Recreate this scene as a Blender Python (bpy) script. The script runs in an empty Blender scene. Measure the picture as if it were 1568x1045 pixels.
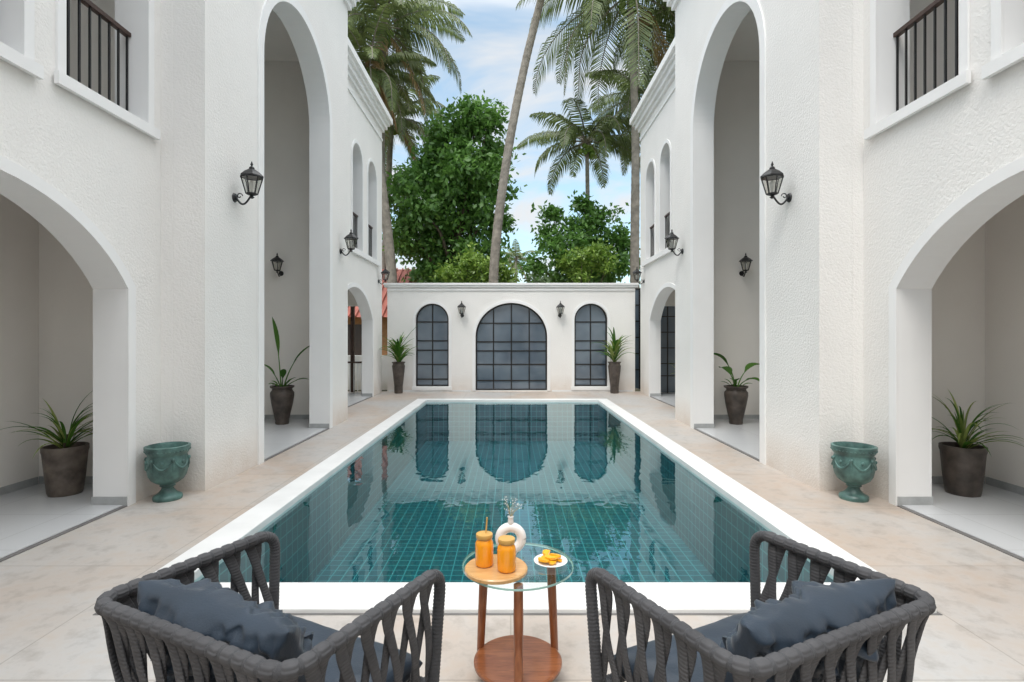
import bpy, bmesh, math, random
import numpy as np
from mathutils import Vector, Matrix, noise
from mathutils.geometry import tessellate_polygon
random.seed(7); np.random.seed(7)
scene=bpy.context.scene
col=scene.collection
K=820/760.0
def D(a): return a*K

# ------------------------------------------------------------------ materials
def mat(name):
    m=bpy.data.materials.new(name); m.use_nodes=True
    nt=m.node_tree; b=nt.nodes['Principled BSDF']
    return m,nt,b
def N(nt,t,**k):
    n=nt.nodes.new(t)
    for a,v in k.items():
        if a in n.inputs: n.inputs[a].default_value=v
        else: setattr(n,a,v)
    return n
def L(nt,a,b): nt.links.new(a,b)
def objco(nt,scale=(1,1,1)):
    tc=N(nt,'ShaderNodeTexCoord'); mp=N(nt,'ShaderNodeMapping'); mp.inputs['Scale'].default_value=scale
    L(nt,tc.outputs['Object'],mp.inputs['Vector']); return mp.outputs['Vector']
def noise_tex(nt,vec,scale,detail=4,rough=.55,dist=0):
    n=N(nt,'ShaderNodeTexNoise'); n.inputs['Scale'].default_value=scale; n.inputs['Detail'].default_value=detail
    n.inputs['Roughness'].default_value=rough; n.inputs['Distortion'].default_value=dist
    L(nt,vec,n.inputs['Vector']); return n
def ramp(nt,fac,stops):
    r=N(nt,'ShaderNodeValToRGB'); e=r.color_ramp.elements
    e[0].position=stops[0][0]; e[0].color=(*stops[0][1],1)
    e[1].position=stops[-1][0]; e[1].color=(*stops[-1][1],1)
    for p,c in stops[1:-1]:
        x=e.new(p); x.color=(*c,1)
    L(nt,fac,r.inputs['Fac']); return r.outputs['Color']
def bump(nt,b,h,strength,dist=.01):
    bn=N(nt,'ShaderNodeBump'); bn.inputs['Strength'].default_value=strength; bn.inputs['Distance'].default_value=dist
    L(nt,h,bn.inputs['Height']); L(nt,bn.outputs['Normal'],b.inputs['Normal']); return bn
def simple(name,c,rough=.6,var=.12,nscale=8,bs=.15,bscale=40,metal=0,spec=.5,bd=.004):
    m,nt,b=mat(name); v=objco(nt)
    n=noise_tex(nt,v,nscale,3)
    lo=tuple(x*(1-var) for x in c); hi=tuple(min(1,x*(1+var)) for x in c)
    L(nt,ramp(nt,n.outputs['Fac'],[(.3,lo),(.7,hi)]),b.inputs['Base Color'])
    b.inputs['Roughness'].default_value=rough; b.inputs['Metallic'].default_value=metal
    b.inputs['Specular IOR Level'].default_value=spec
    if bs>.06:
        n2=noise_tex(nt,v,bscale,2); bump(nt,b,n2.outputs['Fac'],bs,bd)
    return m
def stucco(name,c,bs,bscale,stain=True):
    m=bpy.data.materials.new(name); m.use_nodes=True; nt=m.node_tree; nt.nodes.clear()
    out=N(nt,'ShaderNodeOutputMaterial'); b=N(nt,'ShaderNodeBsdfDiffuse'); L(nt,b.outputs[0],out.inputs['Surface']); v=objco(nt)
    n=noise_tex(nt,v,.8,3,.6)
    c0=tuple(x*.955 for x in c)
    colr=ramp(nt,n.outputs['Fac'],[(.35,c0),(.65,c)])
    if stain:
        sx=N(nt,'ShaderNodeSeparateXYZ'); L(nt,v,sx.inputs[0])
        mr=N(nt,'ShaderNodeMapRange'); mr.inputs['From Min'].default_value=0; mr.inputs['From Max'].default_value=.5
        mr.inputs['To Min'].default_value=.8; mr.inputs['To Max'].default_value=0
        L(nt,sx.outputs['Z'],mr.inputs['Value'])
        n3=noise_tex(nt,v,3,3,.65)
        mu=N(nt,'ShaderNodeMath',operation='MULTIPLY'); L(nt,mr.outputs[0],mu.inputs[0]); L(nt,n3.outputs['Fac'],mu.inputs[1])
        mx=N(nt,'ShaderNodeMix',data_type='RGBA'); L(nt,mu.outputs[0],mx.inputs['Factor'])
        L(nt,colr,mx.inputs['A']); mx.inputs['B'].default_value=(.60,.47,.36,1)
        colr=mx.outputs['Result']
    L(nt,colr,b.inputs['Color'])
    if bs>0:
        n2=noise_tex(nt,v,bscale,2,.5,.6)
        bump(nt,b,n2.outputs['Fac'],bs,.014)
    return m
M_STUC=stucco('rough_white_stucco',(.88,.86,.83),.48,42)
M_SMOOTH=stucco('smooth_white_plaster',(.89,.885,.875),0,40,False)
M_INT=stucco('interior_plaster',(.90,.865,.815),0,30,False)
M_GREY=simple('grey_skirting_stone',(.40,.41,.41),.5)
M_BLACK=simple('black_iron',(.012,.012,.013),.4,.1,10,.05)
M_HAND=simple('brown_handrail',(.05,.025,.018),.4)
M_CAP=simple('coping_marble',(.80,.80,.79),.4,.05,3,.05,60)
def floor_mat():
    m,nt,b=mat('loggia_floor_tile'); v=objco(nt)
    br=N(nt,'ShaderNodeTexBrick'); br.offset=0
    br.inputs['Color1'].default_value=(.60,.61,.62,1); br.inputs['Color2'].default_value=(.57,.58,.59,1); br.inputs['Mortar'].default_value=(.42,.42,.42,1)
    br.inputs['Scale'].default_value=1; br.inputs['Mortar Size'].default_value=.0025; br.inputs['Brick Width'].default_value=.8; br.inputs['Row Height'].default_value=.8
    L(nt,v,br.inputs['Vector']); L(nt,br.outputs['Color'],b.inputs['Base Color']); b.inputs['Roughness'].default_value=.22
    return m
M_FLOOR=floor_mat()
M_SLOT=simple('floor_slot',(.16,.155,.15),.6)
def patio_mat():
    m,nt,b=mat('patio_stone'); v=objco(nt)
    n=noise_tex(nt,v,.55,5,.6,.4); n2=noise_tex(nt,v,6,5,.68)
    base=ramp(nt,n.outputs['Fac'],[(.34,(.50,.49,.475)),(.47,(.50,.465,.43)),(.60,(.49,.41,.345)),(.72,(.50,.475,.445))])
    sp=ramp(nt,n2.outputs['Fac'],[(.3,(.76,.74,.72)),(.5,(1,1,1)),(.72,(1.0,.94,.88))])
    m1=N(nt,'ShaderNodeMix',data_type='RGBA',blend_type='MULTIPLY'); m1.inputs['Factor'].default_value=1
    L(nt,base,m1.inputs['A']); L(nt,sp,m1.inputs['B'])
    br=N(nt,'ShaderNodeTexBrick'); br.offset=0.0
    br.inputs['Color1'].default_value=(1,1,1,1); br.inputs['Color2'].default_value=(.93,.93,.94,1); br.inputs['Mortar'].default_value=(.72,.71,.69,1)
    br.inputs['Scale'].default_value=1; br.inputs['Mortar Size'].default_value=.0045; br.inputs['Brick Width'].default_value=1.25; br.inputs['Row Height'].default_value=1.25
    L(nt,v,br.inputs['Vector'])
    m2=N(nt,'ShaderNodeMix',data_type='RGBA',blend_type='MULTIPLY'); m2.inputs['Factor'].default_value=1
    L(nt,m1.outputs['Result'],m2.inputs['A']); L(nt,br.outputs['Color'],m2.inputs['B'])
    L(nt,m2.outputs['Result'],b.inputs['Base Color'])
    rr=N(nt,'ShaderNodeMapRange'); rr.inputs['To Min'].default_value=.32; rr.inputs['To Max'].default_value=.6
    L(nt,n2.outputs['Fac'],rr.inputs['Value']); L(nt,rr.outputs[0],b.inputs['Roughness'])
    bump(nt,b,n2.outputs['Fac'],.12,.006)
    return m
M_PATIO=patio_mat()
def ground_mat():
    m,nt,b=mat('garden_soil'); v=objco(nt); n=noise_tex(nt,v,.3,4)
    L(nt,ramp(nt,n.outputs['Fac'],[(.4,(.06,.09,.03)),(.6,(.16,.12,.08))]),b.inputs['Base Color']); b.inputs['Roughness'].default_value=.95
    return m
M_GROUND=ground_mat()
def tile_mat(name,axes):
    m,nt,b=mat(name); v=objco(nt)
    sx=N(nt,'ShaderNodeSeparateXYZ'); L(nt,v,sx.inputs[0]); cb=N(nt,'ShaderNodeCombineXYZ')
    L(nt,sx.outputs[axes[0]],cb.inputs['X']); L(nt,sx.outputs[axes[1]],cb.inputs['Y'])
    br=N(nt,'ShaderNodeTexBrick'); br.offset=0
    br.inputs['Color1'].default_value=(.003,.092,.118,1); br.inputs['Color2'].default_value=(.0025,.068,.092,1); br.inputs['Mortar'].default_value=(.05,.29,.31,1)
    br.inputs['Scale'].default_value=1; br.inputs['Mortar Size'].default_value=.0065; br.inputs['Mortar Smooth'].default_value=.2
    br.inputs['Brick Width'].default_value=.13; br.inputs['Row Height'].default_value=.13
    L(nt,cb.outputs[0],br.inputs['Vector']); L(nt,br.outputs['Color'],b.inputs['Base Color'])
    b.inputs['Roughness'].default_value=.3
    return m
T_XY=tile_mat('pool_tile_floor',('X','Y')); T_YZ=tile_mat('pool_tile_side',('Y','Z')); T_XZ=tile_mat('pool_tile_end',('X','Z'))
def schlick(nt,f0,normal=None,power=5):
    lw=N(nt,'ShaderNodeLayerWeight'); lw.inputs['Blend'].default_value=.5
    if normal: L(nt,normal,lw.inputs['Normal'])
    p=N(nt,'ShaderNodeMath',operation='POWER'); p.inputs[1].default_value=power; L(nt,lw.outputs['Facing'],p.inputs[0])
    a=N(nt,'ShaderNodeMath',operation='MULTIPLY_ADD'); a.inputs[1].default_value=1-f0; a.inputs[2].default_value=f0; L(nt,p.outputs[0],a.inputs[0]); return a.outputs[0]
def water_mat():
    m=bpy.data.materials.new('pool_water'); m.use_nodes=True; nt=m.node_tree; nt.nodes.clear()
    out=N(nt,'ShaderNodeOutputMaterial'); mix=N(nt,'ShaderNodeMixShader'); tr=N(nt,'ShaderNodeBsdfTransparent'); gl=N(nt,'ShaderNodeBsdfGlossy')
    tr.inputs['Color'].default_value=(.80,.97,.97,1); gl.inputs['Roughness'].default_value=.0; gl.inputs['Color'].default_value=(.78,.93,.96,1)
    v=objco(nt,(1,.8,1)); n1=noise_tex(nt,v,3.2,2,.5,.6); n2=noise_tex(nt,v,9,1,.5)
    ad=N(nt,'ShaderNodeMath',operation='MULTIPLY_ADD'); ad.inputs[1].default_value=.18; L(nt,n2.outputs['Fac'],ad.inputs[0]); L(nt,n1.outputs['Fac'],ad.inputs[2])
    bn=N(nt,'ShaderNodeBump'); bn.inputs['Strength'].default_value=.115; bn.inputs['Distance'].default_value=.02
    L(nt,ad.outputs[0],bn.inputs['Height']); L(nt,bn.outputs['Normal'],gl.inputs['Normal'])
    L(nt,schlick(nt,.045,bn.outputs['Normal'],4.1),mix.inputs[0]); L(nt,tr.outputs[0],mix.inputs[1]); L(nt,gl.outputs[0],mix.inputs[2]); L(nt,mix.outputs[0],out.inputs['Surface'])
    return m
M_WATER=water_mat()
def glass_mat(name,tint,f0=.05,rough=0.0):
    m=bpy.data.materials.new(name); m.use_nodes=True; nt=m.node_tree; nt.nodes.clear()
    out=N(nt,'ShaderNodeOutputMaterial'); mix=N(nt,'ShaderNodeMixShader'); tr=N(nt,'ShaderNodeBsdfTransparent'); gl=N(nt,'ShaderNodeBsdfGlossy')
    tr.inputs['Color'].default_value=(*tint,1); gl.inputs['Roughness'].default_value=rough
    L(nt,schlick(nt,f0),mix.inputs[0]); L(nt,tr.outputs[0],mix.inputs[1]); L(nt,gl.outputs[0],mix.inputs[2]); L(nt,mix.outputs[0],out.inputs['Surface'])
    return m
M_TGLASS=glass_mat('table_glass',(.88,.95,.94),.14); M_TEDGE=simple('glass_edge',(.35,.55,.50),.1); M_LGLASS=glass_mat('lantern_glass',(.85,.85,.82),.12,.1)
def pane_mat():
    m,nt,b=mat('frosted_blue_glass'); v=objco(nt,(1,1,1))
    vo=noise_tex(nt,v,1.1,2)
    L(nt,ramp(nt,vo.outputs['Fac'],[(.3,(.085,.115,.150)),(.7,(.155,.195,.235))]),b.inputs['Base Color'])
    b.inputs['Roughness'].default_value=.06; b.inputs['IOR'].default_value=1.7; b.inputs['Specular IOR Level'].default_value=.6
    return m
M_PANE=pane_mat()
M_POT=simple('rustic_brown_clay',(.115,.092,.075),.6,.55,7,.5,18,bd=.01)
M_POT2=simple('dark_brown_glaze',(.075,.060,.050),.45,.55,6,.4,18,bd=.01)
M_SOIL=simple('potting_soil',(.03,.02,.015),.95,.3,30,.8,60,bd=.02)
M_URN=simple('green_glazed_ceramic',(.075,.155,.14),.4,.5,9,.3,25,bd=.006)
M_ORANGE,nt,b=mat('orange_juice'); b.inputs['Base Color'].default_value=(.95,.36,.015,1); b.inputs['Roughness'].default_value=.12; b.inputs['Coat Weight'].default_value=.6
M_LID=simple('jar_lid',(.62,.36,.10),.35)
M_FRUIT=simple('orange_fruit',(.95,.42,.02),.35,.2,60,.3,90)
M_CERAM=simple('white_ceramic',(.84,.83,.81),.3,.03,5,.05)
M_STEM=simple('dried_stem',(.42,.36,.2),.8)
def wood_mat(name,c1,c2,scale):
    m,nt,b=mat(name); v=objco(nt,scale); n=noise_tex(nt,v,3,4,.6,1.2)
    L(nt,ramp(nt,n.outputs['Fac'],[(.3,c1),(.7,c2)]),b.inputs['Base Color']); b.inputs['Roughness'].default_value=.3
    b.inputs['Coat Weight'].default_value=.25; return m
M_WOOD=wood_mat('teak_wood',(.18,.05,.016),(.34,.12,.045),(2,14,2))
M_WOODL=wood_mat('light_tray_wood',(.50,.27,.10),(.66,.40,.17),(2,14,2))
def fabric(name,c,bs=.5,sc=220,r=.85,wr=0):
    m,nt,b=mat(name); v=objco(nt)
    n0=noise_tex(nt,v,5,3)
    L(nt,ramp(nt,n0.outputs['Fac'],[(.3,tuple(x*.82 for x in c)),(.7,tuple(x*1.18 for x in c))]),b.inputs['Base Color'])
    n=noise_tex(nt,v,sc,1); b.inputs['Roughness'].default_value=r; b.inputs['Sheen Weight'].default_value=.08
    bump(nt,b,n.outputs['Fac'],bs,.003); return m
M_ROPE=fabric('grey_rope',(.055,.056,.061),.6,260)
def strap_mat():
    m,nt,b=mat('woven_strap'); tc=N(nt,'ShaderNodeTexCoord')
    w=N(nt,'ShaderNodeTexWave',bands_direction='Z'); w.inputs['Scale'].default_value=26; w.inputs['Distortion'].default_value=1.5; w.inputs['Detail'].default_value=1
    L(nt,tc.outputs['Object'],w.inputs['Vector'])
    n=noise_tex(nt,tc.outputs['Object'],7,3)
    L(nt,ramp(nt,n.outputs['Fac'],[(.3,(.046,.046,.050)),(.7,(.082,.082,.087))]),b.inputs['Base Color'])
    b.inputs['Roughness'].default_value=.8; bump(nt,b,w.outputs['Fac'],.4,.004); return m
M_STRAP=strap_mat()
M_CUSH=fabric('slate_blue_cushion',(.022,.036,.056),.25,180,.42)
def leaf_mat(name,c1,c2,trans=.38,rough=.42,gloss=False):
    m=bpy.data.materials.new(name); m.use_nodes=True; nt=m.node_tree; nt.nodes.clear(); out=N(nt,'ShaderNodeOutputMaterial')
    g=N(nt,'ShaderNodeNewGeometry'); v=objco(nt); n=noise_tex(nt,v,.8,1)
    ad=N(nt,'ShaderNodeMath',operation='MULTIPLY_ADD'); ad.inputs[1].default_value=.55; L(nt,g.outputs['Random Per Island'],ad.inputs[0])
    mu=N(nt,'ShaderNodeMath',operation='MULTIPLY'); mu.inputs[1].default_value=.5; L(nt,n.outputs['Fac'],mu.inputs[0]); L(nt,mu.outputs[0],ad.inputs[2])
    c=ramp(nt,ad.outputs[0],[(.1,c1),(.75,c2)])
    d=N(nt,'ShaderNodeBsdfDiffuse'); L(nt,c,d.inputs['Color'])
    t=N(nt,'ShaderNodeBsdfTranslucent'); L(nt,c,t.inputs['Color'])
    mx=N(nt,'ShaderNodeMixShader'); mx.inputs[0].default_value=trans
    L(nt,d.outputs[0],mx.inputs[1]); L(nt,t.outputs[0],mx.inputs[2])
    gl=N(nt,'ShaderNodeBsdfGlossy'); gl.inputs['Roughness'].default_value=rough
    m2=N(nt,'ShaderNodeMixShader'); m2.inputs[0].default_value=.05; L(nt,mx.outputs[0],m2.inputs[1]); L(nt,gl.outputs[0],m2.inputs[2])
    L(nt,m2.outputs[0],out.inputs['Surface'])
    return m
M_LEAFD=leaf_mat('dark_green_foliage',(.06,.15,.028),(.17,.34,.07))
M_LEAFL=leaf_mat('light_green_foliage',(.10,.21,.025),(.30,.44,.08))
M_LEAFP=leaf_mat('palm_foliage',(.065,.10,.032),(.19,.24,.085))
M_LEAFF=leaf_mat('distant_foliage',(.07,.12,.05),(.14,.20,.09))
M_PLANT=leaf_mat('houseplant_leaf',(.03,.10,.015),(.10,.24,.03),.2,.3)
M_PLANTY=leaf_mat('variegated_leaf',(.14,.22,.04),(.35,.42,.12),.2,.35)
M_DRY=leaf_mat('dry_frond',(.18,.11,.04),(.34,.22,.09),.2,.7)
M_TRUNK=simple('palm_bark',(.25,.22,.185),.9,.3,5,.7,14,bd=.03)
M_BARK=simple('tree_bark',(.10,.075,.05),.9,.3,6,.7,14,bd=.03)
def roof_mat():
    m,nt,b=mat('red_roof_tile'); v=objco(nt,(1,1,1)); n=noise_tex(nt,v,1.5,3)
    L(nt,ramp(nt,n.outputs['Fac'],[(.3,(.27,.07,.05)),(.7,(.42,.13,.09))]),b.inputs['Base Color'])
    b.inputs['Roughness'].default_value=.7
    return m
M_ROOF=roof_mat()
M_ORWALL=simple('ochre_wall',(.45,.22,.10),.8)

# ------------------------------------------------------------------ mesh helpers
class MB:
    def __init__(s): s.v=[];s.f=[];s.m=[]
    def add(s,v,f,m=0):
        o=len(s.v); s.v.extend([tuple(x) for x in v]); s.f.extend([tuple(i+o for i in q) for q in f]); 
        if isinstance(m,int): s.m.extend([m]*len(f))
        else: s.m.extend(m)
    def box(s,x0,x1,y0,y1,z0,z1,m=0):
        x0,x1=min(x0,x1),max(x0,x1)
        v=[(x0,y0,z0),(x1,y0,z0),(x1,y1,z0),(x0,y1,z0),(x0,y0,z1),(x1,y0,z1),(x1,y1,z1),(x0,y1,z1)]
        f=[(0,3,2,1),(4,5,6,7),(0,1,5,4),(1,2,6,5),(2,3,7,6),(3,0,4,7)]
        s.add(v,f,m)
    def prism(s,loops,mapf,t0,t1,mf=0,mb=0,mo=0,mh=0):
        pts=[p for l in loops for p in l]; n=len(pts)
        tri=tessellate_polygon([[Vector((p[0],p[1],0)) for p in l] for l in loops])
        v=[mapf(p[0],p[1],t0) for p in pts]+[mapf(p[0],p[1],t1) for p in pts]
        f=[];m=[]
        for t in tri: f.append(tuple(t)); m.append(mf)
        for t in tri: f.append(tuple(i+n for i in reversed(t))); m.append(mb)
        o=0
        for li,l in enumerate(loops):
            k=len(l)
            for i in range(k):
                a=o+i;b_=o+(i+1)%k
                f.append((a,b_,b_+n,a+n)); m.append(mo if li==0 else mh)
            o+=k
        s.add(v,f,m)
    def tube(s,path,radii,sides=8,m=0,cap=True,flat=None):
        P=[Vector(p) for p in path]; n=len(P)
        if not hasattr(radii,'__len__'): radii=[radii]*n
        t=(P[1]-P[0]).normalized(); up=Vector((0,0,1)) if abs(t.z)<.9 else Vector((1,0,0))
        nrm=t.cross(up).normalized(); v=[];f=[]
        for i in range(n):
            if i==0: t=P[1]-P[0]
            elif i==n-1: t=P[-1]-P[-2]
            else: t=P[i+1]-P[i-1]
            t=t.normalized() if t.length>1e-9 else Vector((0,0,1))
            nrm=(nrm-t*nrm.dot(t)); nrm=nrm.normalized() if nrm.length>1e-6 else t.orthogonal().normalized()
            bn=t.cross(nrm)
            for k in range(sides):
                a=2*math.pi*k/sides
                v.append(P[i]+(nrm*math.cos(a)+bn*math.sin(a))*radii[i])
        for i in range(n-1):
            for k in range(sides):
                a=i*sides+k;b_=i*sides+(k+1)%sides
                f.append((a,b_,b_+sides,a+sides))
        if cap:
            f.append(tuple(range(sides))[::-1]); f.append(tuple((n-1)*sides+k for k in range(sides)))
        s.add(v,f,m)
    def lathe(s,prof,c=(0,0,0),seg=32,m=0,wob=0,cap=True):
        v=[];f=[];n=len(prof)
        for i,(r,z) in enumerate(prof):
            for k in range(seg):
                a=2*math.pi*k/seg
                rr=r*(1+wob*noise.noise(Vector((math.cos(a)*2,math.sin(a)*2,z*6+c[0]*7))))
                v.append((c[0]+rr*math.cos(a),c[1]+rr*math.sin(a),c[2]+z))
        for i in range(n-1):
            for k in range(seg):
                a=i*seg+k;b_=i*seg+(k+1)%seg
                f.append((a,b_,b_+seg,a+seg))
        if cap:
            f.append(tuple(range(seg))[::-1]); f.append(tuple((n-1)*seg+k for k in range(seg)))
        s.add(v,f,m)
    def sphere(s,c,r,m=0,seg=12,rings=8,sc=(1,1,1)):
        prof=[(max(1e-4,r*math.sin(math.pi*i/rings)),-r*math.cos(math.pi*i/rings)) for i in range(rings+1)]
        o=len(s.v); s.lathe(prof,(0,0,0),seg,m)
        for i in range(o,len(s.v)):
            x,y,z=s.v[i]; s.v[i]=(c[0]+x*sc[0],c[1]+y*sc[1],c[2]+z*sc[2])
    def obj(s,name,mats,parent=None,smooth=False,recalc=False,bevel=0,angle=None):
        me=bpy.data.meshes.new(name); me.from_pydata(s.v,[],s.f)
        if not isinstance(mats,(list,tuple)): mats=[mats]
        for m in mats: me.materials.append(m)
        me.polygons.foreach_set('material_index',s.m)
        if smooth: me.polygons.foreach_set('use_smooth',[True]*len(s.f))
        me.update()
        if recalc:
            bm=bmesh.new(); bm.from_mesh(me); bmesh.ops.recalc_face_normals(bm,faces=bm.faces); bm.to_mesh(me); bm.free()
        o=bpy.data.objects.new(name,me); col.objects.link(o)
        if parent: o.parent=parent
        if bevel:
            b=o.modifiers.new('bev','BEVEL'); b.width=bevel; b.segments=2; b.limit_method='ANGLE'
        if angle:
            try: me.set_sharp_from_angle(angle=math.radians(angle))
            except Exception: pass
        return o
def empty(name,loc=(0,0,0),rz=0):
    e=bpy.data.objects.new(name,None); e.empty_display_size=.3; e.location=loc; e.rotation_euler=(0,0,rz); col.objects.link(e); return e

def seg_arch(c,z0,ks=1.0,n=28):
    half=math.asin(1.41/1.7); pts=[]
    for i in range(n+1):
        th=-half+2*half*i/n
        pts.append((c+D(1.7*math.sin(th)),1.11+1.7*math.cos(th)))
    return [(pts[0][0],z0)]+pts+[(pts[-1][0],z0)]
def semi_arch(c,hs,z0,spring,rise,n=28):
    pts=[(c-hs,z0)]
    for i in range(n+1):
        th=math.pi*(1-i/n); pts.append((c+hs*math.cos(th),spring+rise*math.sin(th)))
    pts.append((c+hs,z0)); return pts
def offset(pts,w,closed=False):
    n=len(pts); out=[]
    for i in range(n):
        if closed: a=pts[(i-1)%n]; c=pts[(i+1)%n]
        else: a=pts[max(i-1,0)]; c=pts[min(i+1,n-1)]
        b_=pts[i]
        d1=Vector((b_[0]-a[0],b_[1]-a[1])); d2=Vector((c[0]-b_[0],c[1]-b_[1]))
        if d1.length<1e-9: d1=d2
        if d2.length<1e-9: d2=d1
        d1.normalize(); d2.normalize()
        n1=Vector((-d1.y,d1.x)); n2=Vector((-d2.y,d2.x)); nn=(n1+n2); nn.normalize()
        k=1/max(.5,nn.dot(n1)); out.append((b_[0]+nn.x*w*k,b_[1]+nn.y*w*k))
    return out
def ring(pts,w):
    o=offset(pts,w); return [pts+o[::-1]]

# ------------------------------------------------------------------ villa wings
CX=0.015
def wing(s):
    W=empty('villa_wing')
    def mp(X):
        return lambda u,v,t: (CX+s*(X+t),u,v)
    mats=[M_STUC,M_INT,M_SMOOTH]
    TOP=8.1
    m=MB()
    outer=[(-4.0,-.2),(-4.0,TOP),(D(5.17),TOP),(D(5.17),-.2)]
    a1=seg_arch(D(3.3),-.05); a0=seg_arch(D(-.55),-.05)
    w1=semi_arch(D(4.51),D(.46),3.72,5.6,.5); w2=semi_arch(D(3.24),D(.46),3.68,5.6,.5)
    m.prism([outer,a1,a0,w1,w2],mp(3.66),0,.32,0,1,0,2)
    m.obj('near_wall',mats,W,recalc=True)
    m=MB()
    m.prism(ring(a1,.1),mp(3.66),-.018,.0-.001)
    for w in (w1,w2):
        o=offset(w,.085,True)
        m.prism([o,w],mp(3.66),-.02,-.001)
        u0,u1=w[0][0],w[-1][0]
        m.box(CX+s*3.60,CX+s*3.639,u0-.12,u1+.12,w[0][1]-.10,w[0][1]-.0)
    m.obj('opening_trims',[M_SMOOTH],W,recalc=True)
    m=MB()
    outer=[(D(5.17),-.2),(D(5.17),8.2),(D(9.7),8.2),(D(9.7),-.2)]
    ta=semi_arch(D(7.53),D(1.16),-.05,5.25,1.22,36)
    m.prism([outer,ta],mp(3.20),0,.34,0,1,0,2)
    m.obj('tall_arch_wall',mats,W,recalc=True)
    m=MB(); m.prism(ring(ta,.14),mp(3.20),-.022,-.001); m.obj('tall_arch_trim',[M_SMOOTH],W,recalc=True)
    m=MB()
    m.box(CX+s*3.542,CX+s*4.0,D(5.17),D(5.4),-.2,8.2,0)
    m.box(CX+s*3.985,CX+s*5.8,D(5.402),D(5.6),-.2,8.2,1)
    m.box(CX+s*3.30,CX+s*5.8,D(9.702),D(9.9),-.2,8.2,1)
    m.box(CX+s*5.15,CX+s*5.4,-4,D(5.40),-.2,8.1,1)
    m.box(CX+s*5.6,CX+s*5.8,D(5.602),D(9.70),-.2,8.2,1)
    m.box(CX+s*5.3,CX+s*5.5,D(9.902),D(14.0),3.3,7.9,1)
    m.box(CX+s*5.3,CX+s*5.5,D(9.902),D(14.0),-.2,3.25,1)
    m.obj('inner_walls',mats,W,recalc=True)
    m=MB()
    m.box(CX+s*3.982,CX+s*5.148,-4,D(5.40),3.25,3.5)
    m.box(CX+s*3.3,CX+s*5.9,-4,D(5.16),8.12,8.3)
    m.box(CX+s*3.542,CX+s*5.598,D(5.602),D(9.70),7.0,7.2)
    m.box(CX+s*3.21,CX+s*5.9,D(5.18),D(9.69),8.22,8.4)
    m.box(CX+s*4.035,CX+s*5.298,D(9.902),D(14.1),3.27,3.5)
    m.box(CX+s*3.77,CX+s*5.6,D(9.9),D(14.38),7.82,8.0)
    m.obj('floor_slabs',[M_INT],W,recalc=True)
    m=MB()
    outer=[(D(9.902),-.2),(D(9.902),7.8),(D(14.4),7.8),(D(14.4),-.2)]
    a3=seg_arch(D(11.97),-.05)
    w3=semi_arch(D(12.07),D(.39),3.73,5.9,.40); w4=semi_arch(D(13.36),D(.41),3.73,5.9,.41)
    m.prism([outer,a3,w3,w4],mp(3.75),0,.28,0,1,0,2)
    o=[(4.031,-.2),(4.031,7.8),(5.5,7.8),(5.5,-.2)]
    h=[(4.14,.0),(4.14,2.5),(5.1,2.5),(5.1,.0)]
    m.prism([o,h],lambda u,v,t:(CX+s*u,D(14.12)+t,v),0,.25,1,0,0,2)
    m.obj('far_wall',mats,W,recalc=True)
    m=MB()
    m.prism(ring(a3,.1),mp(3.75),-.018,-.001)
    for w in (w3,w4):
        m.prism(ring(w,.08),mp(3.75),-.02,-.001)
    m.box(CX+s*3.69,CX+s*3.749,D(11.2),D(14.0),3.60,3.728)
    m.box(CX+s*3.72,CX+s*3.749,D(9.95),D(14.39),7.28,7.34)
    for (p,z0,z1) in ((.06,7.56,7.66),(.13,7.66,7.78),(.19,7.78,7.86),(.26,7.86,8.02)):
        m.box(CX+s*(3.75-p),CX+s*4.5,D(9.72),D(14.4)+p,z0,z1-.001)
    for (p,z0,z1) in ((.06,8.02,8.14),(.13,8.14,8.28),(.19,8.28,8.36),(.26,8.36,8.60)):
        m.box(CX+s*(3.20-p),CX+s*4.6,D(5.1),D(9.7)+p,z0,z1-.001)
    for (p,z0,z1) in ((.06,7.75,7.9),(.13,7.9,8.05),(.24,8.05,8.32)):
        m.box(CX+s*(3.66-p),CX+s*3.659,-4,D(5.0),z0,z1-.001)
    m.obj('cornices_and_trims',[M_SMOOTH],W,recalc=True,bevel=.006)
    m=MB()
    def jamb(X,u,t,sg): m.box(CX+s*(X-.006),CX+s*(X+t+.006),u-.012 if sg>0 else u,u if sg>0 else u+.012,0,.09)
    jamb(3.66,D(4.71),.32,1); jamb(3.20,D(8.69),.34,1); jamb(3.75,D(13.38),.28,1)
    m.box(CX+s*3.99,CX+s*5.14,D(5.402)-.012,D(5.402)-.001,0,.09)
    m.box(CX+s*5.137,CX+s*5.149,-3.9,D(5.38),0,.09)
    m.box(CX+s*3.56,CX+s*5.59,D(9.702)-.012,D(9.702)-.001,0,.09)
    m.obj('skirting',[M_GREY],W,recalc=True)
    m=MB()
    m.box(CX+s*3.69,CX+s*5.149,-3.9,D(5.40),-.02,.012)
    m.box(CX+s*3.23,CX+s*5.598,D(5.61),D(9.70),-.02,.012)
    m.box(CX+s*3.78,CX+s*5.298,D(9.91),D(14.1),-.02,.012)
    m.obj('loggia_floor',[M_FLOOR],W,recalc=True)
    m=MB()
    m.box(CX+s*3.645,CX+s*3.689,D(1.89)+.01,D(4.71)-.01,-.02,.008)
    m.box(CX+s*3.185,CX+s*3.229,D(6.37)+.01,D(8.69)-.01,-.02,.008)
    m.box(CX+s*3.735,CX+s*3.779,D(10.56)+.01,D(13.38)-.01,-.02,.008)
    m.obj('floor_edge_strip',[M_SLOT],W,recalc=True)
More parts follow.
